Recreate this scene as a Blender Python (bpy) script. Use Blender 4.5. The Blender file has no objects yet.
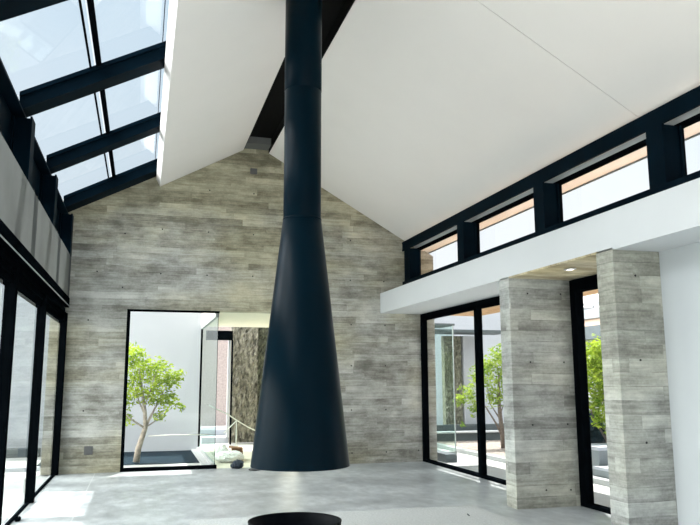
import bpy, bmesh, math, random
from mathutils import Vector, Matrix
random.seed(7)
SC = bpy.context.scene
COL = SC.collection

# ------------------------------------------------------------------ helpers
class MB:
    """collects shapes into one bmesh, then links them as ONE mesh object"""
    def __init__(self):
        self.bm = bmesh.new()
    def hexa(self, v, mi=0):
        vs = [self.bm.verts.new(p) for p in v]
        for f in ((3,2,1,0),(4,5,6,7),(0,1,5,4),(1,2,6,5),(2,3,7,6),(3,0,4,7)):
            self.bm.faces.new([vs[i] for i in f]).material_index = mi
        return self
    def box(self, x0,x1,y0,y1,z0,z1, mi=0):
        return self.hexa([(x0,y0,z0),(x1,y0,z0),(x1,y1,z0),(x0,y1,z0),
                          (x0,y0,z1),(x1,y0,z1),(x1,y1,z1),(x0,y1,z1)], mi)
    def slope(self, x0,x1,y0,y1, zb, zt, s, mi=0):
        """box sheared so that z = zb + s*x (bottom) and zt + s*x (top)"""
        return self.hexa([(x0,y0,zb+s*x0),(x1,y0,zb+s*x1),(x1,y1,zb+s*x1),(x0,y1,zb+s*x0),
                          (x0,y0,zt+s*x0),(x1,y0,zt+s*x1),(x1,y1,zt+s*x1),(x0,y1,zt+s*x0)], mi)
    def prism_y(self, pts, y0, y1, mi=0):
        """outline in (x,z), counter-clockwise seen from -y, extruded along y"""
        a = [self.bm.verts.new((x,y0,z)) for x,z in pts]
        b = [self.bm.verts.new((x,y1,z)) for x,z in pts]
        n = len(pts)
        self.bm.faces.new(a).material_index = mi
        self.bm.faces.new(b[::-1]).material_index = mi
        for i in range(n):
            j = (i+1) % n
            self.bm.faces.new((a[i],b[i],b[j],a[j])).material_index = mi
        return self
    def lathe(self, prof, cx, cy, n=96, mi=0, smooth=True):
        rings = []
        for r, z in prof:
            rings.append([self.bm.verts.new((cx+r*math.cos(2*math.pi*k/n), cy+r*math.sin(2*math.pi*k/n), z)) for k in range(n)])
        for A, B in zip(rings, rings[1:]):
            for k in range(n):
                f = self.bm.faces.new((A[k],A[(k+1)%n],B[(k+1)%n],B[k])); f.smooth = smooth; f.material_index = mi
        return self
    def disc(self, r, z, cx, cy, n=96, mi=0):
        self.bm.faces.new([self.bm.verts.new((cx+r*math.cos(2*math.pi*k/n), cy+r*math.sin(2*math.pi*k/n), z)) for k in range(n)]).material_index = mi
        return self
    def tube(self, pts, radii, n=8, mi=0):
        pts = [Vector(p) for p in pts]
        rings = []
        for i, p in enumerate(pts):
            d = (pts[min(i+1,len(pts)-1)] - pts[max(i-1,0)]).normalized()
            up = Vector((0,0,1)) if abs(d.z) < .9 else Vector((1,0,0))
            a = d.cross(up).normalized(); b = d.cross(a)
            r = radii[i] if isinstance(radii,(list,tuple)) else radii
            rings.append([self.bm.verts.new(p + r*(math.cos(2*math.pi*k/n)*a + math.sin(2*math.pi*k/n)*b)) for k in range(n)])
        for A, B in zip(rings, rings[1:]):
            for k in range(n):
                f = self.bm.faces.new((A[k],A[(k+1)%n],B[(k+1)%n],B[k])); f.smooth = True; f.material_index = mi
        self.bm.faces.new(rings[0][::-1]).material_index = mi
        self.bm.faces.new(rings[-1]).material_index = mi
        return self
    def blob(self, c, r, sub=3, noise=.12, seed=0, mi=0):
        rnd = random.Random(seed)
        m = Matrix.Translation(c) @ Matrix.Diagonal((r[0],r[1],r[2],1))
        res = bmesh.ops.create_icosphere(self.bm, subdivisions=sub, radius=1, matrix=m)
        for v in res['verts']:
            k = 1 + rnd.uniform(-noise, noise)
            v.co = Vector(c) + (v.co-Vector(c))*k
        for v in res['verts']:
            for f in v.link_faces: f.material_index = mi
        return self
    def build(self, name, mats, parent=None, bevel=0.0):
        bmesh.ops.recalc_face_normals(self.bm, faces=self.bm.faces[:])
        me = bpy.data.meshes.new(name); self.bm.to_mesh(me); self.bm.free()
        for m in (mats if isinstance(mats,(list,tuple)) else [mats]): me.materials.append(m)
        o = bpy.data.objects.new(name, me); COL.objects.link(o)
        if parent is not None:
            o.parent = parent
            o.matrix_parent_inverse = Matrix.Translation(parent.location).inverted()
        if bevel:
            b = o.modifiers.new('bevel','BEVEL'); b.width = bevel; b.segments = 2; b.limit_method = 'ANGLE'
        return o

def tag(o, label=None, cat=None, group=None, kind=None):
    if label: o['label'] = label
    if cat: o['category'] = cat
    if group: o['group'] = group
    if kind: o['kind'] = kind
    return o
def thing(name, label, cat, loc, group=None):
    o = bpy.data.objects.new(name, None); COL.objects.link(o); o.location = loc; o.empty_display_size = .1
    return tag(o, label, cat, group)
def setting(name, loc=(0,0,0)):
    o = bpy.data.objects.new(name, None); COL.objects.link(o); o.location = loc; o.empty_display_size = .1
    return tag(o, kind='structure')
def struct(o): return tag(o, kind='structure')

# ------------------------------------------------------------------ materials
def newmat(name):
    m = bpy.data.materials.new(name); m.use_nodes = True
    nt = m.node_tree; nt.nodes.clear()
    return m, nt, nt.nodes, nt.links
class N:
    def __init__(s, nt): s.nt = nt
    def __call__(s, t, **kw):
        n = s.nt.nodes.new(t)
        for k, v in kw.items():
            if k.startswith('i_'): n.inputs[k[2:].replace('_',' ')].default_value = v
            else: setattr(n, k, v)
        return n
    def math(s, op, a, b=None):
        n = s.nt.nodes.new('ShaderNodeMath'); n.operation = op
        for i, v in enumerate((a, b)):
            if v is None: continue
            if isinstance(v,(int,float)): n.inputs[i].default_value = v
            else: s.nt.links.new(v, n.inputs[i])
        return n.outputs[0]
    def mix(s, fac, a, b, mode='MIX'):
        n = s.nt.nodes.new('ShaderNodeMixRGB'); n.blend_type = mode
        for i, v in enumerate((fac, a, b)):
            if isinstance(v,(int,float)): n.inputs[i].default_value = v
            elif isinstance(v,(tuple,list)): n.inputs[i].default_value = (*v,1) if len(v)==3 else v
            else: s.nt.links.new(v, n.inputs[i])
        return n.outputs[0]
    def ramp(s, fac, stops):
        n = s.nt.nodes.new('ShaderNodeValToRGB'); r = n.color_ramp
        while len(r.elements) < len(stops): r.elements.new(.5)
        for e, (p, c) in zip(r.elements, stops): e.position = p; e.color = (*c,1) if len(c)==3 else c
        s.nt.links.new(fac, n.inputs[0]); return n.outputs[0]
    def vec(s, x, y, z):
        n = s.nt.nodes.new('ShaderNodeCombineXYZ')
        for i, v in enumerate((x,y,z)):
            if isinstance(v,(int,float)): n.inputs[i].default_value = v
            else: s.nt.links.new(v, n.inputs[i])
        return n.outputs[0]
    def noise(s, vec, scale, detail=4, rough=.55):
        n = s.nt.nodes.new('ShaderNodeTexNoise'); n.inputs['Scale'].default_value = scale
        n.inputs['Detail'].default_value = detail; n.inputs['Roughness'].default_value = rough
        if vec is not None: s.nt.links.new(vec, n.inputs['Vector'])
        return n.outputs['Fac']

def plain(name, col, rough=.5, metal=0, noise=0, nscale=6, bump=0, spec=.5):
    m, nt, nd, lk = newmat(name); n = N(nt)
    b = n('ShaderNodeBsdfPrincipled'); o = n('ShaderNodeOutputMaterial'); lk.new(b.outputs[0], o.inputs[0])
    b.inputs['Roughness'].default_value = rough; b.inputs['Metallic'].default_value = metal
    b.inputs['Specular IOR Level'].default_value = spec
    tc = n('ShaderNodeTexCoord').outputs['Object']
    f = n.noise(tc, nscale)
    c0 = tuple(max(0,c*(1-noise)) for c in col); c1 = tuple(min(1,c*(1+noise)) for c in col)
    lk.new(n.ramp(f, [(.3,c0),(.7,c1)]), b.inputs['Base Color'])
    if bump:
        bp = n('ShaderNodeBump'); bp.inputs['Strength'].default_value = bump; bp.inputs['Distance'].default_value = .01
        lk.new(n.noise(tc, nscale*6), bp.inputs['Height']); lk.new(bp.outputs[0], b.inputs['Normal'])
    return m

def board_concrete(name, light=(.60,.60,.56), dark=(.205,.20,.175), olive=(.21,.19,.135), row=.115, width=1.7, soffit=False, olive_amt=.75, gain=1.0, top_olive=False):
    """concrete cast against rough boards: rows of boards, streaks along the grain, blotches"""
    m, nt, nd, lk = newmat(name); n = N(nt)
    b = n('ShaderNodeBsdfPrincipled'); o = n('ShaderNodeOutputMaterial'); lk.new(b.outputs[0], o.inputs[0])
    b.inputs['Roughness'].default_value = .8; b.inputs['Specular IOR Level'].default_value = .25
    tc = n('ShaderNodeTexCoord').outputs['Object']
    sp = n('ShaderNodeSeparateXYZ'); lk.new(tc, sp.inputs[0]); X,Y,Z = sp.outputs
    if soffit: u, v = X, Y
    else: u, v = n.math('ADD', X, Y), Z
    v2 = n.math('ADD', v, n.math('MULTIPLY', n.math('SUBTRACT', n.noise(tc, 1.6, 2), .5), .022))
    rv = n.math('DIVIDE', v2, row); ri = n.math('FLOOR', rv); rf = n.math('SUBTRACT', rv, ri)
    def white(a, b):
        w = n('ShaderNodeTexWhiteNoise', noise_dimensions='2D'); lk.new(n.vec(a, b, 0), w.inputs['Vector']); return w.outputs['Value']
    bu = n.math('DIVIDE', n.math('ADD', u, n.math('MULTIPLY', white(ri, 3.7), 7.3)), n.math('ADD', n.math('MULTIPLY', white(ri, 9.1), width*.8), width*.6))
    bi = n.math('FLOOR', bu); bf = n.math('SUBTRACT', bu, bi)
    tone = white(bi, ri); ph = n.math('MULTIPLY', white(ri, n.math('ADD', bi, .5)), 40)
    grain = n.noise(n.vec(n.math('MULTIPLY',u,1.9), n.math('MULTIPLY',v,34), ph), 1, 5, .7)
    smear = n.noise(n.vec(n.math('MULTIPLY',u,2.2), n.math('MULTIPLY',v,7), ph), 1, 4, .6)
    blotch = n.noise(n.vec(n.math('MULTIPLY',u,1.1), n.math('MULTIPLY',v,1.5), 3), 1.0, 6, .62)
    cloud = n.noise(n.vec(n.math('MULTIPLY',u,3.4), n.math('MULTIPLY',v,5), 8), 1.0, 5, .65)
    fine = n.noise(tc, 30, 5, .75)
    t = n.math('MULTIPLY', n.math('SUBTRACT', tone, .5), .33)
    for f_, k_ in ((grain,.75),(smear,.8),(blotch,1.0),(cloud,.8),(fine,.45)):
        t = n.math('ADD', t, n.math('MULTIPLY', n.math('SUBTRACT', f_, .5), k_))
    t = n.math('ADD', t, .56)
    mid = tuple(.62*a_+.38*b_ for a_, b_ in zip(dark, light))
    base = n.ramp(t, [(.02,tuple(c*.62 for c in dark)),(.28,dark),(.55,mid),(.98,light)])
    om = n.ramp(n.noise(n.vec(n.math('MULTIPLY',u,.55), n.math('MULTIPLY',v,.9), 11), .8, 3), [(.40,(0,0,0)),(.62,(1,1,1))])
    if top_olive:     # brown-green tone that grows towards the top of the wall
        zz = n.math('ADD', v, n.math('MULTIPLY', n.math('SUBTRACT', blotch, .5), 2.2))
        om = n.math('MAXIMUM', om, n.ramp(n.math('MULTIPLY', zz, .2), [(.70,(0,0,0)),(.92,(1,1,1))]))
    ol = n.mix(1, base, tuple(min(1,c/.205) for c in olive), 'MULTIPLY')
    base = n.mix(n.math('MULTIPLY', om, olive_amt), base, ol)
    ev = n.math('MINIMUM', rf, n.math('SUBTRACT', 1.0, rf)); ev = n.math('LESS_THAN', ev, .030)
    eu = n.math('MINIMUM', bf, n.math('SUBTRACT', 1.0, bf)); eu = n.math('LESS_THAN', eu, .0018/width*1.5)
    edge = n.math('MAXIMUM', ev, eu)
    edge = n.math('MULTIPLY', edge, n.ramp(n.noise(n.vec(n.math('MULTIPLY',u,2.5), n.math('MULTIPLY',v,6), 5), 1, 3), [(.42,(0,0,0)),(.62,(1,1,1))]))
    base = n.mix(n.math('MULTIPLY', edge, .42), base, (.06,.06,.055))
    lk.new(base, b.inputs['Base Color'])
    h = n.math('ADD', n.math('MULTIPLY', tone, .5), n.math('MULTIPLY', grain, .5))
    h = n.math('SUBTRACT', h, edge)
    bp = n('ShaderNodeBump'); bp.inputs['Strength'].default_value = .35; bp.inputs['Distance'].default_value = .008
    lk.new(h, bp.inputs['Height']); lk.new(bp.outputs[0], b.inputs['Normal'])
    return m

def floor_mat():
    m, nt, nd, lk = newmat('polished_concrete'); n = N(nt)
    b = n('ShaderNodeBsdfPrincipled'); o = n('ShaderNodeOutputMaterial'); lk.new(b.outputs[0], o.inputs[0])
    tc = n('ShaderNodeTexCoord').outputs['Object']
    sp = n('ShaderNodeSeparateXYZ'); lk.new(tc, sp.inputs[0]); X,Y,Z = sp.outputs
    big = n.noise(tc, 1.1, 6, .6); med = n.noise(n.vec(X, n.math('MULTIPLY',Y,.55), 0), 6, 5, .65); fin = n.noise(tc, 60, 3)
    t = n.math('ADD', n.math('MULTIPLY', big, .6), n.math('MULTIPLY', med, .4))
    c = n.ramp(t, [(.37,(.185,.202,.212)),(.5,(.318,.342,.355)),(.62,(.475,.503,.515))])
    # unpolished, rougher and paler field around the fire bowl
    wob = n.math('MULTIPLY', n.math('SUBTRACT', n.noise(tc, 2.0, 3), .5), .12)
    inx = n.math('MULTIPLY', n.math('GREATER_THAN', X, .55), n.math('LESS_THAN', X, 3.9))
    rough = n.math('MULTIPLY', inx, n.math('LESS_THAN', n.math('ADD', Y, wob), 8.36))
    grit = n.noise(tc, 38, 6, .8)
    rc = n.ramp(grit, [(.35,(.33,.345,.34)),(.62,(.52,.54,.535))])
    c = n.mix(rough, c, rc)
    line = n.math('LESS_THAN', n.math('ABSOLUTE', n.math('ADD', X, .665)), .008)
    c = n.mix(n.math('MULTIPLY', line, .6), c, (.55,.57,.57))
    c = n.mix(.12, c, n.ramp(fin, [(.3,(.2,.2,.2)),(.7,(.6,.6,.6))]))
    lk.new(c, b.inputs['Base Color'])
    r = n.math('ADD', n.math('MULTIPLY', big, .25), .22)
    r = n.math('ADD', r, n.math('MULTIPLY', rough, .4))
    lk.new(r, b.inputs['Roughness']); b.inputs['Specular IOR Level'].default_value = .5
    bp = n('ShaderNodeBump'); bp.inputs['Distance'].default_value = .004
    lk.new(n.math('ADD', n.math('MULTIPLY', rough, .6), .04), bp.inputs['Strength'])
    lk.new(n.math('ADD', grit, n.math('MULTIPLY', med, .5)), bp.inputs['Height']); lk.new(bp.outputs[0], b.inputs['Normal'])
    return m

def glass_mat(name, tint):
    """thin architectural glass: clear with Fresnel reflection on its outer faces"""
    m, nt, nd, lk = newmat(name); n = N(nt)
    o = n('ShaderNodeOutputMaterial'); t = n('ShaderNodeBsdfTransparent'); g = n('ShaderNodeBsdfGlossy')
    t.inputs[0].default_value = (*tint,1); g.inputs['Roughness'].default_value = .0; g.inputs[0].default_value = (1,1,1,1)
    fr = n('ShaderNodeFresnel'); fr.inputs[0].default_value = 1.5
    ge = n('ShaderNodeNewGeometry')
    f = n.math('MULTIPLY', n.math('MULTIPLY', fr.outputs[0], .6), n.math('SUBTRACT', 1.0, ge.outputs['Backfacing']))
    mx = n('ShaderNodeMixShader'); lk.new(f, mx.inputs[0]); lk.new(t.outputs[0], mx.inputs[1]); lk.new(g.outputs[0], mx.inputs[2])
    lk.new(mx.outputs[0], o.inputs[0]); return m

def leaf_mat(name, c0, c1):
    m, nt, nd, lk = newmat(name); n = N(nt)
    o = n('ShaderNodeOutputMaterial'); d = n('ShaderNodeBsdfDiffuse'); t = n('ShaderNodeBsdfTranslucent')
    tc = n('ShaderNodeTexCoord').outputs['Object']
    c = n.ramp(n.noise(tc, 5, 4, .7), [(.35,c0),(.65,c1)])
    lk.new(c, d.inputs[0]); lk.new(c, t.inputs[0])
    mx = n('ShaderNodeMixShader'); mx.inputs[0].default_value = .45
    lk.new(d.outputs[0], mx.inputs[1]); lk.new(t.outputs[0], mx.inputs[2]); lk.new(mx.outputs[0], o.inputs[0]); return m

def stone_mat(name, dark, light, sx=26, sz=9):
    m, nt, nd, lk = newmat(name); n = N(nt)
    b = n('ShaderNodeBsdfPrincipled'); o = n('ShaderNodeOutputMaterial'); lk.new(b.outputs[0], o.inputs[0]); b.inputs['Roughness'].default_value = .9
    tc = n('ShaderNodeTexCoord').outputs['Object']
    mp = n('ShaderNodeMapping'); lk.new(tc, mp.inputs[0]); mp.inputs['Scale'].default_value = (sx,sx,sz); mp.inputs['Rotation'].default_value = (0,.35,0)
    f = n.noise(mp.outputs[0], 1, 6, .7)
    lk.new(n.ramp(f, [(.36,dark),(.66,light)]), b.inputs['Base Color'])
    bp = n('ShaderNodeBump'); bp.inputs['Strength'].default_value = 1; bp.inputs['Distance'].default_value = .04
    lk.new(f, bp.inputs['Height']); lk.new(bp.outputs[0], b.inputs['Normal']); return m

def wood_mat(name):
    m, nt, nd, lk = newmat(name); n = N(nt)
    b = n('ShaderNodeBsdfPrincipled'); o = n('ShaderNodeOutputMaterial'); lk.new(b.outputs[0], o.inputs[0]); b.inputs['Roughness'].default_value = .6
    tc = n('ShaderNodeTexCoord').outputs['Object']
    mp = n('ShaderNodeMapping'); lk.new(tc, mp.inputs[0]); mp.inputs['Scale'].default_value = (20,1.2,20)
    lk.new(n.ramp(n.noise(mp.outputs[0],1,4), [(.3,(.52,.27,.12)),(.7,(.78,.48,.26))]), b.inputs['Base Color']); return m

M_WALL   = board_concrete('board_formed_concrete', top_olive=True)
M_FIN    = board_concrete('board_formed_concrete_pale', light=(.58,.60,.57), dark=(.215,.22,.208), row=.13, width=1.1, olive_amt=.35)
M_SOFC   = board_concrete('board_formed_soffit', light=(.68,.63,.50), dark=(.30,.26,.19), row=.09, width=2.4, soffit=True)
M_TIE    = plain('tie_hole_shadow_gap', (.02,.02,.02), .9)
M_FLOOR  = floor_mat()
M_WHITE  = plain('white_paint', (.625,.645,.66), .6, noise=.015, nscale=2)
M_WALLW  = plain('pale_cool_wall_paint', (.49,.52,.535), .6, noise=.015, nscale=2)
M_CEIL   = plain('warm_white_plaster', (.82,.785,.75), .8, noise=.012, nscale=1.5)
M_STEEL  = plain('black_steel', (.0012,.006,.011), .5, noise=.25, nscale=3, spec=.02)
M_ALU    = plain('black_aluminium_frame', (.002,.003,.004), .5, noise=.2, spec=.0)
M_RIDGE  = plain('matt_black_beam', (.002,.002,.002), .7, spec=.1)
M_HOOD   = plain('blue_black_powder_coat', (.0011,.0072,.0125), .30, noise=.08, nscale=2.5, spec=.035)
M_BOWL   = plain('blackened_steel_bowl', (.003,.004,.006), .5, noise=.4, nscale=9, spec=.05)
M_ASH    = plain('dark_bowl_bed', (.010,.013,.020), .7, noise=.8, nscale=7, bump=.4, spec=.1)
M_UP     = plain('grey_cement_panel', (.135,.142,.136), .75, noise=.16, nscale=1.6, bump=.08)
M_GAP    = plain('dark_panel_joint', (.012,.018,.02), .6)
M_GLASS  = glass_mat('clear_glass', (.965,.97,.97))
M_GLASSG = glass_mat('greenish_glass', (.84,.93,.90))
M_GLASSL = glass_mat('green_tinted_glass', (.81,.84,.84))
M_SKYG   = glass_mat('pale_blue_skylight_glass', (.86,.90,.925))
M_OUT    = plain('white_outside_render', (.415,.44,.48), .8, noise=.02, nscale=2)
M_PAVE   = plain('pale_outside_paving', (.42,.43,.415), .8, noise=.08, nscale=2)
M_CREAM  = plain('cream_corridor_floor', (.56,.52,.43), .7, noise=.05)
M_CREAMC = plain('cream_corridor_ceiling', (.74,.71,.60), .8, noise=.02)
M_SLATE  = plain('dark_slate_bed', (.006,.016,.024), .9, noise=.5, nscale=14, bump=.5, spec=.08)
M_CURB   = plain('grey_kerb', (.34,.36,.36), .7, noise=.1)
M_DGREY  = plain('dark_grey_render', (.075,.095,.105), .7, noise=.12)
M_MGREY  = plain('mid_grey_render', (.22,.25,.26), .7, noise=.1)
M_PEACH  = plain('peach_render', (.55,.42,.33), .8, noise=.05)
M_BRICK  = plain('pinkish_brick', (.44,.37,.35), .9, noise=.2, nscale=22, bump=.5)
M_STONE  = stone_mat('split_stone', (.022,.022,.017), (.36,.345,.28), 17, 5)
M_STONED = stone_mat('dark_split_stone', (.012,.014,.010), (.15,.16,.11))
M_STONEG = stone_mat('green_grey_split_stone', (.06,.065,.045), (.34,.34,.26))
M_WOOD   = wood_mat('orange_brown_boards')
M_BARK   = plain('pale_bark', (.30,.27,.22), .9, noise=.3, nscale=18, bump=.5)
M_BARKD  = plain('brown_bark', (.16,.13,.11), .9, noise=.3, nscale=18, bump=.5)
M_LEAF   = leaf_mat('lime_green_leaves', (.10,.20,.02), (.52,.64,.08))
M_LEAF2  = leaf_mat('green_leaves', (.08,.17,.025), (.45,.57,.10))
M_ROPE   = plain('white_cord', (.80,.80,.76), .8)
M_SACK   = plain('white_sheet', (.78,.77,.74), .8, noise=.08, nscale=12, bump=.3)
M_BAG    = plain('navy_cloth', (.020,.030,.045), .8, noise=.4, nscale=15, bump=.4)
M_CARD   = plain('brown_cardboard', (.22,.11,.06), .8, noise=.2)
M_PLATE  = plain('grey_plate', (.11,.11,.11), .5, noise=.15)
M_ROOF   = plain('pale_metal_roof', (.45,.43,.43), .6, noise=.05)
M_SOIL   = plain('stony_soil', (.22,.19,.165), .9, noise=.5, nscale=16, bump=.8)
mm, nt, nd, lk = newmat('lamp_diffuser'); e = nd.new('ShaderNodeEmission'); e.inputs[0].default_value=(1,.97,.9,1); e.inputs[1].default_value=3
o = nd.new('ShaderNodeOutputMaterial'); lk.new(e.outputs[0], o.inputs[0]); M_LAMP = mm

# ------------------------------------------------------------------ dimensions read from the photograph
YB = 12.93                 # inner face of the boarded concrete end wall
Y0 = -1.5                  # the room runs to just behind the camera
XL = -1.29                 # glass on the left
XR = 5.07                  # glass on the right
SR, ZR = -.575, 6.879      # right ceiling  z = ZR + SR x
SL, ZL = .547, 4.790       # left ceiling   z = ZL + SL x
SK, ZK = .520, 5.010       # underside of the skylight rafters
RY = [12.925, 10.50, 8.217, 6.065, 3.80, 1.52]     # far edges of rafters

# ------------------------------------------------------------------ setting: floor, walls, ceilings
struct(MB().box(-1.36, 5.36, Y0, YB+.02, -.12, 0).build('floor', M_FLOOR))
struct(MB().box(-1.36-30, -1.36, -20, 34, -.2, -.02).build('ground_left', M_PAVE))
struct(MB().box(5.36, 36, -20, 34, -.2, -.02).build('ground_right', M_PAVE))
struct(MB().box(1.22, 3.5, YB+.02, 17.2, -.12, .0).build('floor_corridor', M_CREAM))
struct(MB().box(-1.36, 5.36, 17.2, 34, -.2, -.02).build('ground_back', M_PAVE))
struct(MB().box(-1.36, 5.36, -20, Y0, -.2, -.02).build('ground_front', M_PAVE))

w = MB()
T = .26
def wp(pts): w.prism_y(pts, YB, YB+T)
wp([(-1.5,0),(-.28,0),(-.28,2.7),(-1.5,2.7)])
wp([(2.75,0),(5.36,0),(5.36,2.7),(2.75,2.7)])
wp([(-1.36,2.7),(5.36,2.7),(5.36,ZR+SR*5.36+.06),(2.12,ZR+SR*2.12+.06),(2.12,5.95),(1.64,5.95),(1.64,ZL+SL*1.64+.06),(.17,ZL+SL*.17+.06),(.17,ZK+SK*.17+.25),(-1.36,ZK+SK*-1.36+.25)])
for x, z in [(1.05,4.88),(1.85,4.87),(.25,4.12),(1.05,4.11),(1.855,4.105),(2.66,4.1),(3.69,4.09),(-.375,4.01),(.25,3.33),(1.045,3.33),(1.855,3.34),
             (3.685,3.33),(4.345,3.33),(-.375,3.07),(3.707,.19),(4.36,.19),(4.99,.2),(3.7,.95),(4.36,.95),(3.7,1.75),(4.36,1.75),(3.7,2.5),(4.36,2.5),(-.8,3.33),(-.9,2.5),(-.9,1.0)]:
    w.tube([(x,YB-.0015,z),(x,YB+.01,z)], .013, 10, 1)
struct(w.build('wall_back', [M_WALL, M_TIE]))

# white wall on the right that meets the near pillar
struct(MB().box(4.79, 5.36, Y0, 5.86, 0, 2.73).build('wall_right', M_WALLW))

# white bulkhead along the right side, with the soffits under it
struct(MB().box(4.27, 4.72, Y0, YB, 2.735, 3.10).box(4.72, 5.18, Y0, YB, 2.78, 3.24).build('trim_1', M_WHITE))
s = MB().box(4.272, 5.20, 8.17, YB, 2.722, 2.735)
s.box(4.272, 4.79, Y0, 5.86, 2.715, 2.735)
struct(s.build('ceiling_bulkhead', M_WHITE))
struct(MB().box(4.272, 5.2, 6.125, 7.92, 2.715, 2.78).build('ceiling_recess', M_SOFC))

# sloping ceilings: two boards on the right with a shadow gap, one on the left
def ceil_slab(mb, x0, x1, y0, y1, z, s, th): mb.slope(x0, x1, y0, y1, z, z+th, s)
c = MB(); c.slope(2.12, 4.96, 5.998, YB, ZR, ZR+.06, SR); c.slope(2.12, 4.96, Y0, 5.99, ZR, ZR+.06, SR); c.slope(2.12, 5.06, Y0, YB+T, ZR+.062, ZR+.3, SR); c.slope(5.06, 5.33, Y0, YB+T, ZR+.18, ZR+.26, SR)
struct(c.build('ceiling_right', M_CEIL))
dx, dz = .335*.48, .335*.877
xa, xb = .179, 1.64
za, zb_ = ZL+SL*xa, ZL+SL*xb
c = MB(); c.prism_y([(xa,za),(xb,zb_),(xb,zb_+.38),(.16,za+.42),(.108,za+.134)], Y0, YB)
struct(c.build('ceiling_left', [M_CEIL]))

# ridge: black steel beam in the slot between the two ceilings
r = thing('ridge_beam', 'long matt black beam running along the ridge between the two white ceilings', 'beam', (1.88, 6, 5.8))
b = MB(); b.box(1.642, 2.118, Y0, YB-.35, 5.84, 5.88); b.box(1.85,1.91,Y0,YB-.35,5.88,6.2); b.build('flange', M_RIDGE, r)
b = MB(); b.slope(1.641, 1.652, Y0, YB-.002, ZL+.01, ZL+.42, SL); b.slope(2.108,2.119,Y0,YB-.002,ZR+.01,ZR+.6,SR); b.build('side_plate', M_RIDGE, r)
b = MB(); b.box(1.66, 2.10, YB-.34, YB-.002, 5.72, 5.9); b.build('end_bracket', M_UP, r)

# ------------------------------------------------------------------ left side: sliding glass, cement upstand, steel posts, skylight
u = setting('wall_left', (-1.3, 6, 3.2))
MB().box(-1.36, -1.223, Y0, YB, 2.86, 3.55).build('backing', M_GAP, u)
j = [12.62, 10.92, 8.47, 6.02, 3.57, 1.12, Y0]
for k in range(6):
    MB().box(-1.246, -1.22, j[k+1]+(.30 if k<5 else 0), j[k], 2.85, 3.555).build('wall_panel', M_UP, u, .004)

d = setting('door_1', (XL, 6, 0))
fr = MB()
fr.box(-1.36,-1.21,Y0,YB,2.70,2.86)             # lintel channel
fr.box(-1.36,-1.27,Y0,YB,2.44,2.70)             # head of the sliding frame
fr.box(-1.27,-1.255,Y0,YB,2.60,2.62); fr.box(-1.27,-1.25,Y0,YB,2.52,2.535)
fr.box(-1.31,-1.265,Y0,YB,0.0,.018)
fr.build('frame', M_ALU, d)
MB().box(-1.209,-1.205,Y0,YB,2.715,2.73).build('head_bead', M_MGREY, d)
for y0,y1 in ((12.80,12.93),(10.05,10.16),(7.72,7.84),(5.4,5.52),(3.1,3.2),(.8,.9)):
    MB().box(-1.33,-1.225,y0,y1,.0,2.6).build('mullion', M_ALU, d, .003)
for y0,y1 in ((10.16,12.80),(7.84,10.05),(5.52,7.72),(3.2,5.4),(.9,3.1)):
    MB().box(-1.295,-1.287,y0,y1,.018,2.44).build('glass_pane', M_GLASSL, d)

labs = ['black steel post in the corner between the left glazing and the concrete end wall',
        'black steel post above the left grey panels under the second skylight rafter',
        'black steel post above the left grey panels under the third skylight rafter',
        'black steel post above the left grey panels at the left edge of the view']
for k in range(6):
    y1 = RY[k]-.02; y0 = y1-.24; zt = 4.255
    p = MB(); p.box(-1.42,-1.40,y0,y1,3.555,zt); p.box(-1.24,-1.22,y0,y1,3.555,zt); p.box(-1.40,-1.24,(y0+y1)/2-.05,(y0+y1)/2+.05,3.555,zt)
    o = p.build('steel_post', M_STEEL)
    tag(o, labs[k] if k < 4 else 'black steel post above the left grey panels beside the camera, rafter %s' % ('near' if k==4 else 'nearest'), 'post', 'steel posts under the skylight')

labs = ['black skylight rafter lying against the concrete end wall',
        'second black skylight rafter out from the concrete end wall',
        'third black skylight rafter out from the concrete end wall',
        'black skylight rafter cut by the top left corner of the picture',
        'black skylight rafter above the camera', 'black skylight rafter behind the camera']
for k in range(6):
    y1 = RY[k]; y0 = y1-(.28 if k else .42)
    t = thing('skylight_rafter', labs[k], 'rafter', (-.6, y0, 4.68), 'skylight rafters')
    MB().slope(-1.36,.12,y0,y1,ZK,ZK+.045,SK).build('lower_flange', M_STEEL, t)
    MB().slope(-1.36,.12,y0+.035,y1-.035,ZK+.045,ZK+.16,SK).build('web', M_STEEL, t)
    MB().slope(-1.36,.12,y0+.01,y1-.01,ZK+.16,ZK+.21,SK).build('upper_flange', M_STEEL, t)
t = thing('eaves_beam', 'black steel eaves beam along the foot of the skylight', 'beam', (-1.38,6,4.3))
MB().box(-1.50,-1.425,Y0,YB,3.74,4.50).build('web', M_STEEL, t)
MB().box(-1.425,-1.30,Y0,YB,4.262,4.29).build('flange', M_STEEL, t)

wn = setting('window_1', (-.6,6,4.9))          # the skylight glazing
ys = [YB]+[y-.14 for y in RY[1:]]
zg = ZK+.225
for k in range(len(ys)-1):
    for x0,x1 in ((-1.40,-.635),(-.61,.135)):
        MB().slope(x0,x1,ys[k+1]+.02,ys[k]-.02,zg,zg+.012,SK).build('glass_pane', M_SKYG, wn)
    MB().slope(-.612,-.566,ys[k+1],ys[k],zg-.045,zg+.03,SK).build('glazing_bar', M_ALU, wn)
    MB().slope(-.680,-.668,ys[k+1],ys[k],zg-.03,zg+.03,SK).build('glazing_bead', M_ALU, wn)
    MB().slope(.072,.080,ys[k+1],ys[k],zg-.03,zg+.02,SK).build('glazing_bead', M_ALU, wn)
    MB().slope(.122,.135,ys[k+1],ys[k],zg-.05,zg+.02,SK).build('edge_bar', M_ALU, wn)
wn = setting('window_2', (-1.33,6,3.9))        # upright panes between the posts
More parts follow.
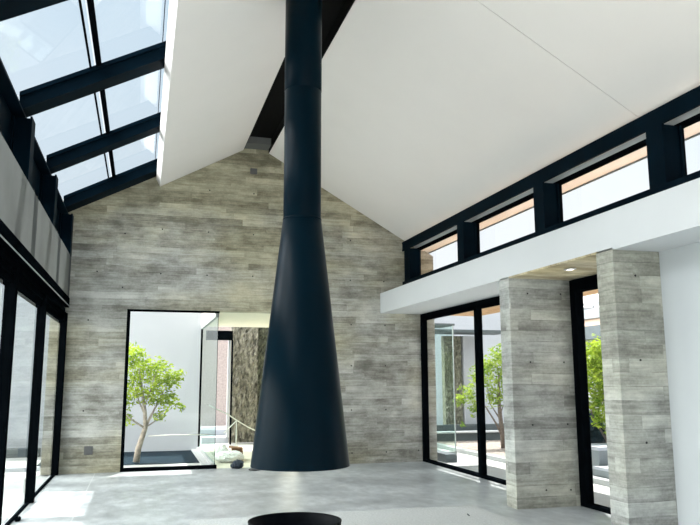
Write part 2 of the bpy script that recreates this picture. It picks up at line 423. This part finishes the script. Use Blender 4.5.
for k in range(5):
    MB().box(-1.335,-1.327,RY[k+1]-.02,RY[k]-.26,3.55,3.76).build('glass_pane', M_GLASS, wn)
    MB().box(-1.345,-1.315,RY[k+1]-.02,RY[k]-.26,3.55,3.58).build('sill_bar', M_ALU, wn)

# ------------------------------------------------------------------ clerestory on the right
t = thing('clerestory_beam', 'black steel beam between the right ceiling and the row of high windows', 'beam', (4.83,6,4.0))
MB().box(4.72,4.745,Y0,YB,4.075,4.10).build('upper_flange', M_STEEL, t)
MB().box(4.726,4.744,Y0,YB,3.955,4.075).build('web', M_STEEL, t)
MB().box(4.72,4.745,Y0,YB,3.925,3.955).build('lower_flange', M_STEEL, t)
t = thing('sill_beam', 'black steel sill under the row of high windows on the white bulkhead', 'beam', (4.83,6,3.2))
MB().box(4.72,5.0,Y0,YB,3.24,3.335).build('rail', M_STEEL, t)
labs = ['black steel column of the high windows standing against the concrete end wall',
        'second black column of the high windows counted from the concrete end wall',
        'third black column of the high windows counted from the concrete end wall',
        'nearest visible black column of the high windows, above the near concrete pillar']
CY = [12.53, 10.14, 7.78, 5.60, 3.3, 1.0]
for k, y in enumerate(CY):
    y1 = y+.24 if k else YB-.12
    t = thing('steel_column', labs[k] if k < 4 else 'black column of the high windows %s the camera' % ('beside' if k==4 else 'level with'), 'column', (4.84,y,3.335), 'steel columns between the high windows')
    MB().box(4.72,4.742,y,y1,3.335,3.925).build('flange', M_STEEL, t)
    MB().box(4.742,4.925,y+.02,y1-.02,3.335,3.925).build('web', M_STEEL, t)
    MB().box(4.925,4.947,y,y1,3.335,3.925).build('flange', M_STEEL, t)
for k in range(6):
    ya = CY[k+1] + .12 if k < 5 else Y0
    yb = CY[k] + (.12 if k else .3)
    if k == 5: ya, yb = Y0, 1.12
    wn = setting('window_%d' % (k+3), (5.0,(ya+yb)/2,3.5))
    f = MB(); f.box(4.965,5.03,ya,yb,3.335,3.36); f.box(4.965,5.03,ya,yb,3.925,3.972); f.box(4.965,5.03,ya,ya+.05,3.36,3.925); f.box(4.965,5.03,yb-.05,yb,3.36,3.925)
    f.build('frame', M_ALU, wn)
    MB().box(4.99,4.998,ya+.05,yb-.05,3.36,3.925).build('glass_pane', M_GLASS, wn)
# white upstand over the frames and the eaves outside
struct(MB().box(4.965,5.06,Y0,YB,3.972,4.06).build('trim_2', M_WHITE))
e = MB(); e.box(5.06,5.33,Y0,YB+T,3.955,3.98); struct(e.build('trim_3', M_CEIL))
e = MB(); e.box(5.33,5.342,Y0,YB+T,3.935,4.09); struct(e.build('trim_4', M_MGREY))

# ------------------------------------------------------------------ glazed openings on the right
def slider(name, x, y0, y1, mull, head, jw):
    d = setting(name, (x,(y0+y1)/2,0))
    f = MB(); f.box(x,x+.11,y0,y1,head,2.722); f.box(x,x+.11,y0,y1,0,.045); f.box(x,x+.11,y1-jw,y1,.045,head); f.box(x,x+.11,y0,y0+jw,.045,head)
    f.build('frame', M_ALU, d)
    pts = [y0+jw]
    for m in mull:
        MB().box(x,x+.10,m-.05,m+.05,.045,head).build('mullion', M_ALU, d, .003); pts += [m-.05, m+.05]
    pts.append(y1-jw)
    for a, b2 in zip(pts[::2], pts[1::2]):
        MB().box(x+.05,x+.058,a,b2,.045,head).build('glass_pane', M_GLASS, d)
slider('door_2', 5.07, 8.17, YB, [10.55], 2.605, .075)
slider('door_3', 5.11, 5.87, 7.92, [], 2.56, .12)

# ------------------------------------------------------------------ concrete pillars
def pillar(label, y0, y1, x1, holes):
    p = MB(); p.box(4.27, x1, y0, y1, 0, 2.718)
    for x, z in holes: p.tube([(x,y0-.0015,z),(x,y0+.01,z)], .011, 10, 1)
    o = p.build('concrete_pillar', [M_FIN, M_TIE]); tag(o, label, 'pillar', 'board-marked concrete pillars')
    return o
pillar('board-marked concrete pillar farther away, left of the narrow window', 7.92, 8.17, 5.30, [(4.52,2.535),(4.98,2.54),(4.66,.2),(4.99,.19),(4.515,.957),(4.99,.957),(4.52,1.7),(4.98,1.7)])
pillar('board-marked concrete pillar nearest, its side against the white wall', 5.862, 6.125, 5.15, [(4.507,2.473),(4.503,1.671),(4.509,.915)])
t = thing('recessed_light', 'small bright recessed light in the boarded soffit between the two pillars', 'light', (4.55,7.02,2.71))
MB().box(4.51,4.59,6.96,7.08,2.700,2.711).build('trim', M_WHITE, t)
MB().box(4.53,4.57,6.98,7.06,2.697,2.701).build('diffuser', M_LAMP, t)

# ------------------------------------------------------------------ fireplace
HX, HY = 1.482, 6.95
t = thing('suspended_fireplace', 'blue-black steel fireplace hood hanging from the ceiling, long flue widening to a cone', 'fireplace', (HX,HY,.695))
h = MB(); h.lathe([(.455,.700),(.469,.695),(.469,.70),(.192,3.07),(.185,3.072),(.178,3.06),(.455,.700)], HX, HY, 128); h.build('hood', M_HOOD, t)
h = MB(); h.lathe([(.184,3.05),(.188,3.062),(.188,4.418),(.184,4.422),(.176,4.422),(.176,3.05)], HX, HY, 96); h.build('lower_flue', M_HOOD, t)
h = MB(); h.lathe([(.180,4.410),(.1905,4.424),(.1905,5.9),(.18,5.9)], HX, HY, 96); h.build('upper_flue', M_HOOD, t)
h = MB(); h.lathe([(.186,3.066),(.1935,3.068),(.1935,3.082),(.186,3.088)], HX, HY, 96); h.build('joint_ring', M_HOOD, t)

BX, BY = 1.425, 6.90
t = thing('fire_bowl', 'round black steel fire bowl on the floor under the hanging hood', 'fire bowl', (BX,BY,0))
h = MB(); h.lathe([(.36,0),(.40,.02),(.433,.2),(.435,.21),(.425,.21),(.42,.2),(.385,.07),(0.001,.06)], BX, BY, 128); h.build('bowl', M_BOWL, t)
h = MB(); h.lathe([(.388,.085),(.30,.1),(.15,.108),(.001,.11)], BX, BY, 64); h.build('fire_bed', M_ASH, t)

# ------------------------------------------------------------------ small things indoors
o = MB().box(-.855,-.72,YB-.012,YB,.295,.43).box(-.83,-.745,YB-.016,YB-.012,.32,.405).build('wall_plate', M_PLATE, None, .003)
tag(o, 'square dark grey plate low on the concrete wall left of the window', 'plate')
o = MB().box(1.775,1.90,YB-.012,YB,5.24,5.35).build('junction_plate', M_PLATE, None, .003)
tag(o, 'small dark square plate high on the concrete wall under the ridge', 'plate')
o = MB().box(-1.245,-1.20,8.80,8.92,0,.03).tube([(-1.222,8.86,.03),(-1.222,8.86,.045)],.02,12).build('floor_bolt', M_ALU)
tag(o, 'small black floor bolt at the foot of the left glazing', 'bolt')
o = MB().tube([(3.555,7.70,.006),(3.57,7.74,.008),(3.58,7.80,.006)],.006,6).build('floor_scrap', M_GAP)
tag(o, 'tiny dark scrap on the pale floor left of the farther pillar', 'scrap')
o = MB().blob((1.655,12.84,.075),(.095,.085,.075),3,.16,3).blob((1.585,12.86,.05),(.06,.06,.05),3,.16,4).build('cloth_bag', M_BAG)
tag(o, 'small crumpled navy bag on the floor at the wall opening left of the hood', 'bag')
o = MB().blob((1.885,12.45,.025),(.10,.06,.025),3,.15,5).build('grey_rag', M_PLATE)
tag(o, 'flat dark grey rag on the floor just left of the hood rim', 'rag')
o = MB().blob((1.62,13.85,.10),(.26,.18,.11),4,.1,6).blob((1.5,14.1,.16),(.13,.14,.16),3,.14,8).build('white_sheet', M_SACK)
tag(o, 'crumpled white sheet heaped on the cream corridor floor behind the navy bag', 'sheet')
o = MB().hexa([(1.62,14.1,.235),(1.86,14.0,.225),(1.9,14.12,.235),(1.66,14.26,.25),(1.62,14.1,.247),(1.86,14.0,.237),(1.9,14.12,.247),(1.66,14.26,.262)]).box(1.7,1.9,14.1,14.3,0,.225).build('cardboard_scrap', M_CARD)
tag(o, 'torn brown cardboard box beside the white sheet in the corridor', 'cardboard')

# ------------------------------------------------------------------ window in the end wall, glass corner and corridor
wn = setting('window_9', (.5,YB+.05,0))
f = MB(); f.box(-.28,1.285,YB+.005,YB+.075,2.665,2.70); f.box(-.28,1.30,YB+.005,YB+.075,0,.06); f.box(-.28,-.225,YB+.005,YB+.075,.06,2.665)
f.build('frame', M_ALU, wn)
MB().box(-.225,1.262,YB+.035,YB+.043,.06,2.665).build('glass_pane', M_GLASS, wn)
MB().box(1.262,1.270,YB+.035,YB+.043,.06,2.665).build('corner_joint', M_ALU, wn)
wn = setting('window_10', (1.27,15,0))
MB().box(1.264,1.272,YB+.05,16.62,.06,2.62).build('glass_pane', M_GLASSG, wn)
f = MB(); f.box(1.24,1.30,YB+T,16.62,.0,.06); f.box(1.24,1.30,YB+T,16.7,2.62,2.70); f.box(1.24,1.29,16.58,16.66,.06,2.62); f.build('frame', M_CURB, wn)
MB().box(1.245,1.285,16.56,16.585,.06,2.62).build('edge_post', M_ALU, wn)
MB().box(1.21,1.24,YB+T,16.6,.0,.05).build('sill_strip', M_CURB, wn)
struct(MB().box(1.24,3.5,YB+T,16.8,2.70,2.95).build('ceiling_corridor', M_CREAMC))
struct(MB().box(3.4,3.6,YB+T,18.5,0,2.7).build('wall_corridor', M_CREAMC))

# courtyard behind the window
struct(MB().box(-8,1.24,16.55,16.8,-.05,3.5).build('courtyard_wall', M_OUT))
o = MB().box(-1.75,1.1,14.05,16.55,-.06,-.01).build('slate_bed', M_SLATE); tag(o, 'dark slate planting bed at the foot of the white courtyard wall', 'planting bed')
struct(MB().box(-1.75,1.1,YB+T,14.05,-.1,-.015).build('courtyard_paving', M_PAVE))
struct(MB().box(1.1,1.21,YB+T,16.55,-.1,.02).build('courtyard_kerb', M_CURB))

# beyond the corridor
t = thing('door_frame', 'black door frame at the end of the corridor beside the rough stone wall', 'door frame', (1.85,17.6,0))
MB().box(1.45,2.07,17.55,17.7,2.44,2.66).build('lintel', M_ALU, t)
MB().box(2.055,2.085,17.55,17.7,.0,2.44).build('jamb', M_ALU, t)
MB().box(1.985,2.05,17.72,17.78,.15,2.44).build('reveal', M_WHITE, t)
o = MB().box(1.4,2.7,20,20.3,.28,4).build('brick_wall', M_BRICK); tag(o, 'pinkish brick wall seen through the black door frame', 'wall')
def rough_wall(name, x0, x1, y, z0, z1, mat, label, seed, cut=0):
    rnd = random.Random(seed); m = MB(); nx, nz = 14, 40
    g = [[m.bm.verts.new((x0+(x1-x0)*i/nx, y-rnd.uniform(0,.07), z0+cut*(1-i/nx)+(z1-z0-cut*(1-i/nx))*k/nz)) for i in range(nx+1)] for k in range(nz+1)]
    for k in range(nz):
        for i in range(nx): m.bm.faces.new((g[k][i],g[k][i+1],g[k+1][i+1],g[k+1][i]))
    m.box(x0,x1,y,y+.2,z0,z1)
    o = m.build(name, mat); tag(o, label, 'wall'); return o
rough_wall('stone_wall', 2.09, 2.74, 18.0, 0, 2.9, M_STONE, 'rough split stone wall at the end of the corridor', 1, .18)
rough_wall('dark_stone_wall', 2.76, 3.4, 18.15, 0, 2.9, M_STONED, 'darker mossy stone wall half hidden behind the hood', 2)
t = thing('corridor_steps', 'white steps below the brick wall at the corridor end', 'steps', (1.8,18.5,0))
MB().box(1.45,2.1,18.2,20,-.02,.12).build('tread', M_OUT, t); MB().box(1.45,2.5,18.9,20,.12,.26).build('tread', M_OUT, t)

t = thing('cord_barrier', 'thin white cord strung on a stake across the corridor', 'cord', (1.9,15,0))
MB().tube([(1.27,14.4,1.02),(1.45,14.5,.93),(1.66,14.6,.83),(1.86,14.75,.70),(2.1,14.9,.56),(2.4,15.1,.42)],.012,6).build('cord', M_ROPE, t)
MB().tube([(1.845,14.74,.0),(1.85,14.74,.72)],.012,6).build('stake', M_ROPE, t)
MB().tube([(1.85,14.74,.70),(1.70,14.72,.56),(1.6,14.7,.47)],.010,6).build('brace', M_ROPE, t)
o = MB().tube([(.165,14.3,.473),(.6,14.3,.485),(1.262,14.3,.475)],.011,6).build('cord_reflection', M_ROPE); tag(o, 'thin white strand standing in for the reflection of the cord in the glass side wall', 'cord')  # solid strand modelled in place of the cord's mirror image in the glass

# ------------------------------------------------------------------ trees
def leaf_cloud(m, centres, n, size, rnd):
    tot = sum(c[1]**2 for c in centres)
    for (c, r) in centres:
        for _ in range(int(n*r*r/tot)):
            while True:
                v = Vector((rnd.uniform(-1,1),rnd.uniform(-1,1),rnd.uniform(-1,1)))
                if v.length < 1: break
            v = v*(.55+.45*rnd.random())
            p = Vector(c) + v*r
            a = Vector((rnd.gauss(0,1),rnd.gauss(0,1),rnd.gauss(0,.6))).normalized()
            b = a.cross(Vector((rnd.gauss(0,1),rnd.gauss(0,1),rnd.gauss(0,1)))).normalized()
            nrm = a.cross(b)
            L = size*rnd.uniform(.7,1.3); W = L*.42
            q = [p-a*L*.5, p+b*W*.5+nrm*W*.15, p+a*L*.5, p-b*W*.5+nrm*W*.15]
            vs = [m.bm.verts.new(x) for x in q]
            m.bm.faces.new((vs[0],vs[1],vs[2])); m.bm.faces.new((vs[0],vs[2],vs[3]))
def tree(name, label, base, trunk, branches, crowns, nleaf, lsize, lm, bm_, seed):
    rnd = random.Random(seed)
    t = thing(name, label, 'tree', base)
    B = Vector(base)
    m = MB(); m.tube([B+Vector(p) for p,_ in trunk], [r for _,r in trunk], 10)
    for pts, r0, r1 in branches:
        k = len(pts); m.tube([B+Vector(p) for p in pts], [r0+(r1-r0)*i/(k-1) for i in range(k)], 7)
    m.build('trunk', bm_, t)
    m = MB(); leaf_cloud(m, [(B+Vector(c), r) for c,r in crowns], nleaf, lsize, rnd)
    f = m.bm
    me_o = m
    bmcopy = me_o
    me = bpy.data.meshes.new('foliage'); f.to_mesh(me); f.free(); me.materials.append(lm)
    o = bpy.data.objects.new('foliage', me); COL.objects.link(o); o.parent = t; o.matrix_parent_inverse = Matrix.Translation(t.location).inverted()
    return t
tree('courtyard_tree', 'small lime-green tree with a bent pale trunk behind the end wall window', (-.03,14.3,.01),
     [((0,0,0),.065),((.03,0,.25),.055),((.09,0,.45),.05),((.14,.0,.62),.045),((.12,.02,.9),.035),((.06,.02,1.25),.025),((-.02,0,1.7),.012)],
     [([(.14,0,.6),(.02,-.05,.68),(-.15,-.08,.8),(-.35,-.1,1.0)],.022,.008),([(.14,0,.62),(.24,.02,.85),(.36,.03,1.1),(.5,.05,1.4)],.028,.008),
      ([(.12,0,.85),(.0,.12,1.1),(-.1,.2,1.4)],.02,.006),([(.1,0,1.0),(.2,-.1,1.3),(.3,-.15,1.7)],.018,.006),([(.14,0,.62),(.3,.1,.72),(.42,.12,.85)],.016,.006)],
     [((-.12,0,1.95),.30),((.0,.05,1.7),.36),((.35,0,1.62),.36),((.62,.0,1.5),.22),((.30,0,1.25),.36),((-.12,0,1.3),.34),((-.32,.05,1.05),.26),((.55,0,1.12),.26),((.38,.05,.82),.17),((-.2,0,.75),.17),((-.5,.0,1.6),.35),((.73,0,1.58),.13),((.75,0,1.0),.12)],
     2700, .085, M_LEAF, M_BARK, 11)
tree('courtyard_tree', 'leaning green tree in the right courtyard seen beside the farther pillar', (7.60,14.6,.03),
     [((0,0,0),.06),((-.02,0,.3),.05),((-.06,0,.7),.045),((-.08,0,1.1),.035),((-.05,0,1.6),.015)],
     [([(0,0,.2),(-.15,0,.5),(-.38,0,.85),(-.6,0,1.1)],.03,.008),([(-.06,0,.7),(.1,.05,1.0),(.25,.05,1.4)],.02,.008),([(-.06,0,.6),(-.25,.1,.95),(-.3,.1,1.4)],.018,.006)],
     [((-.05,0,1.95),.32),((-.45,0,1.5),.36),((-.8,0,1.15),.28),((-1.0,0,1.02),.16),((-.62,0,.85),.22),((.1,0,1.5),.38),((-.15,0,1.1),.32),((.3,0,1.9),.35),((.45,0,1.2),.36),((-.3,.1,1.75),.3),((-.95,0,.5),.07)],
     2500, .09, M_LEAF2, M_BARKD, 12)
tree('courtyard_shrub', 'bright yellow-green shrub seen through the narrow window between the pillars', (7.75,11.1,.035),
     [((0,0,0),.05),((.02,0,.5),.04),((.0,0,1.0),.03),((-.02,0,1.6),.012)],
     [([(.0,0,.4),(-.25,0,.8),(-.4,0,1.3)],.02,.006),([(0,0,.5),(.25,0,.9),(.4,0,1.4)],.02,.006)],
     [((0,0,1.75),.32),((-.3,0,1.45),.36),((.3,0,1.5),.38),((0,0,1.3),.36),((.1,-.2,.95),.22),((-.2,-.2,.78),.24),((.3,.1,.7),.28),((.6,0,1.3),.35),((-.05,0,2.0),.3),((-.35,0,1.85),.3),((.35,0,1.95),.32),((.2,.3,1.7),.4),((.5,.2,1.75),.4),((-.2,0,1.0),.3)],
     4200, .10, M_LEAF, M_BARKD, 13)

# ------------------------------------------------------------------ right courtyard
t = thing('wood_canopy', 'orange-brown boarded canopy outside above the right glazing', 'canopy', (5.8,9,2.75))
b = MB()
for i in range(6): b.box(5.56+i*.135,5.56+i*.135+.128,5.0,13.1,2.725,2.755)
b.build('boards', M_WOOD, t)
MB().box(5.29,5.345,5.0,12.93,2.725,2.77).build('slat', M_WOOD, t)
for y in (5.2,7.9,10.6,12.85): MB().box(5.28,6.36,y,y+.07,2.77,2.87).build('cross_beam', M_WOOD, t)
o = MB().box(5.45,5.68,12.75,13.9,-.02,.13).build('plinth', M_DGREY, None, .005); tag(o, 'dark grey plinth block on the paving just outside the right glazing', 'plinth')
o = MB().box(6.45,6.6,8.5,17.0,-.02,.06).build('kerb', M_CURB, None, .005); tag(o, 'long low grey kerb edging the right courtyard bed', 'kerb')
o = MB().box(6.6,10.5,8.5,16.6,-.03,.02).build('soil_bed', M_SOIL); tag(o, 'stony brown planting bed behind the kerb in the right courtyard', 'planting bed')
t = thing('low_wall', 'low dark wall with a pale cap at the back of the right courtyard', 'wall', (8,16.7,0))
MB().box(6.7,11,16.7,16.9,-.02,.20).build('face', M_DGREY, t); MB().box(6.68,11,16.66,16.94,.20,.235).build('cap', M_WHITE, t)
o = MB().box(6.9,11.2,17.3,17.5,-.02,.36).build('dark_ledge', M_DGREY); tag(o, 'dark ledge behind the pale-capped low wall in the right courtyard', 'ledge')
rough_wall('stone_panel', 7.60, 8.06, 17.7, 0, 2.62, M_STONEG, 'green-grey stone panel across the right courtyard', 5)
o = MB().box(8.10,8.55,17.6,17.9,-.02,2.62).build('pale_pillar', M_OUT); tag(o, 'pale rendered pillar beside the stone panel across the right courtyard', 'pillar')
o = MB().box(6.6,9.2,16.95,18.0,2.68,2.74).build('thin_canopy', M_DGREY); tag(o, 'thin dark roof slab above the stone panel across the right courtyard', 'roof')
o = MB().box(5.9,7.15,16.0,16.9,2.76,2.81).build('upper_canopy', M_DGREY); tag(o, 'thin dark slab edge in the corner above the glass screen', 'roof')
t = thing('glass_screen', 'greenish glass screen standing in the right courtyard', 'screen', (6.05,14.2,0))
MB().box(5.65,6.30,14.2,14.21,.03,2.62).build('glass_pane', M_GLASSG, t); MB().box(5.65,6.32,14.18,14.23,-.02,.03).build('bottom_rail', M_CURB, t)
MB().box(6.29,6.31,14.19,14.22,.03,2.62).build('edge_bar', M_CURB, t); MB().box(5.6,5.65,14.18,14.23,-.02,2.62).build('post', M_WHITE, t)
struct(MB().box(3.6,30,20.5,20.8,-.05,3.75).build('courtyard_wall_right', M_OUT))
o = MB().box(6.2,7.55,18.6,18.8,-.02,2.6).build('green_grey_wall', M_CURB); tag(o, 'grey wall behind the glass screen across the right courtyard', 'wall')
o = MB().blob((7.95,12.0,.46),(.42,.32,.42),3,.10,21).build('dark_boulder', M_SLATE); tag(o, 'dark boulder behind the yellow-green shrub outside the narrow window', 'boulder')
# neighbouring buildings seen through the narrow window
t = thing('neighbour_house', 'pale house with a dark fascia seen above the yellow-green shrub', 'house', (13,15,0))
MB().box(11.4,16,14.2,20,-.02,2.55).build('wall', M_CURB, t)
MB().box(11.3,16,14.0,20,2.86,3.05).build('wood_band', M_PEACH, t)
MB().box(11.2,16.2,13.9,20.2,2.52,2.86).build('fascia', M_DGREY, t)
MB().box(11.2,16.2,13.9,20.2,3.05,3.30).build('roof_edge', M_MGREY, t)
MB().slope(11.2,16.2,14,20,.1,.2,.30).build('roof', M_ROOF, t)
t = thing('planter_steps', 'stepped pale kerbs below the yellow-green shrub outside the narrow window', 'steps', (7.2,9.6,0))
MB().box(6.75,9.5,9.9,11.0,.02,.42).build('upper_kerb', M_MGREY, t); MB().box(6.7,9.5,9.85,10.1,.42,.47).build('upper_cap', M_OUT, t)
MB().box(6.62,9.5,9.0,9.85,.02,.16).build('lower_kerb', M_MGREY, t); MB().box(6.6,9.5,8.95,9.85,.16,.2).build('lower_cap', M_OUT, t)
t = thing('seam_roof', 'pale standing-seam roof seen through the farthest high window', 'roof', (10,24,4))
b = MB(); b.hexa([(7,21,3.75),(16,21,3.75),(16,25,4.5),(7,25,4.5),(7,21,3.85),(16,21,3.85),(16,25,4.6),(7,25,4.6)]); b.build('panel', M_ROOF, t)
for i in range(10):
    x = 7.2+i*.9
    MB().hexa([(x,21,3.85),(x+.06,21,3.85),(x+.06,25,4.6),(x,25,4.6),(x,21,3.93),(x+.06,21,3.93),(x+.06,25,4.68),(x,25,4.68)]).build('seam', M_MGREY, t)

# ------------------------------------------------------------------ left yard
t = thing('yard_building', 'white building with a dark band beyond the left glazing', 'building', (-4,17,0))
MB().box(-9,-1.9,17,17.3,-.02,4.2).build('wall', M_OUT, t)
MB().box(-9,-1.9,16.9,17.0,3.28,3.50).build('band', M_MGREY, t)
MB().box(-3.6,-2.84,16.93,17.0,-.02,2.46).build('door', M_DGREY, t)
MB().box(-2.36,-2.28,16.86,16.94,-.02,3.28).build('downpipe', M_WHITE, t)
o = MB().box(-4,-1.92,16.1,16.4,-.02,.14).build('yard_planter', M_DGREY); tag(o, 'low dark planter in front of the white building outside the left glazing', 'planter')
o = MB().box(-4,-1.6,13.6,13.75,-.02,.05).build('yard_kerb', M_OUT); tag(o, 'thin white kerb across the paving outside the left glazing', 'kerb')

# ------------------------------------------------------------------ light: sky and sun
wd = bpy.data.worlds.new('sky'); SC.world = wd; wd.use_nodes = True
nt = wd.node_tree; nt.nodes.clear(); n = N(nt)
tc = n('ShaderNodeTexCoord').outputs['Generated']
sp = n('ShaderNodeSeparateXYZ'); nt.links.new(tc, sp.inputs[0])
base = n.ramp(sp.outputs[2], [(.0,(.95,.97,.99)),(.25,(.86,.93,.99)),(.7,(.62,.78,.92)),(1,(.50,.70,.88))])
cl = n.ramp(n.noise(tc, 2.2, 6, .6), [(.42,(0,0,0)),(.7,(1,1,1))])
colr = n.mix(n.math('MULTIPLY', cl, .55), base, (.97,.98,1.0))
bg = n('ShaderNodeBackground'); pass; 
# unseen bright sky lobe high on the left, added to fill the interior
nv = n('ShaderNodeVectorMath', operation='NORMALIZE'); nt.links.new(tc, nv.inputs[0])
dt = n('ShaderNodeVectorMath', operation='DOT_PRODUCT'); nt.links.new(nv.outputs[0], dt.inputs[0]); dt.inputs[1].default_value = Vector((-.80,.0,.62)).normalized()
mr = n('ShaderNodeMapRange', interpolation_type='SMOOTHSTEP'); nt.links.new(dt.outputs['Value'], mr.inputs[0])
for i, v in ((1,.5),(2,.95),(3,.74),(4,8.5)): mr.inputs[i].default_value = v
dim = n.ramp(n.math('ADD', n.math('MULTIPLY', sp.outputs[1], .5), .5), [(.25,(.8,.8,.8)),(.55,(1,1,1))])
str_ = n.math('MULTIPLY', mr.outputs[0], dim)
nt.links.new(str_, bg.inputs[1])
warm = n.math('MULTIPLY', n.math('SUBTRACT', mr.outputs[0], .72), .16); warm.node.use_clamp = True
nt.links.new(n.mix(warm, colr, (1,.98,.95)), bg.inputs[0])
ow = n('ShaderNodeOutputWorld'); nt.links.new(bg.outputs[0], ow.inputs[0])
sl = bpy.data.lights.new('sun','SUN'); sl.energy = 7.5; sl.angle = math.radians(.6); sl.color = (1,.96,.90)
so = bpy.data.objects.new('sun', sl); COL.objects.link(so); so.location = (3,16,20)
so.rotation_euler = Vector((-.13,-.31,-1)).to_track_quat('-Z','Y').to_euler()

# ------------------------------------------------------------------ camera
cam = bpy.data.cameras.new('camera'); co = bpy.data.objects.new('camera', cam); COL.objects.link(co); SC.camera = co
cam.sensor_width = 36; cam.lens = 36*725.04/700; cam.clip_end = 200
RT, UP, FW = (0.96192556, -0.27329572, -0.00294382), (-0.04071173, -0.1539282, 0.98724296), (0.27026241, 0.94953439, 0.15919381)
co.matrix_world = Matrix(((RT[0],UP[0],-FW[0],0),(RT[1],UP[1],-FW[1],0),(RT[2],UP[2],-FW[2],1.5),(0,0,0,1)))

vs = SC.view_settings
SC.display_settings.display_device = 'sRGB'
vs.view_transform = 'Standard'; vs.look = 'None'; vs.gamma = 1; vs.use_curve_mapping = False
vs.exposure = 0.66
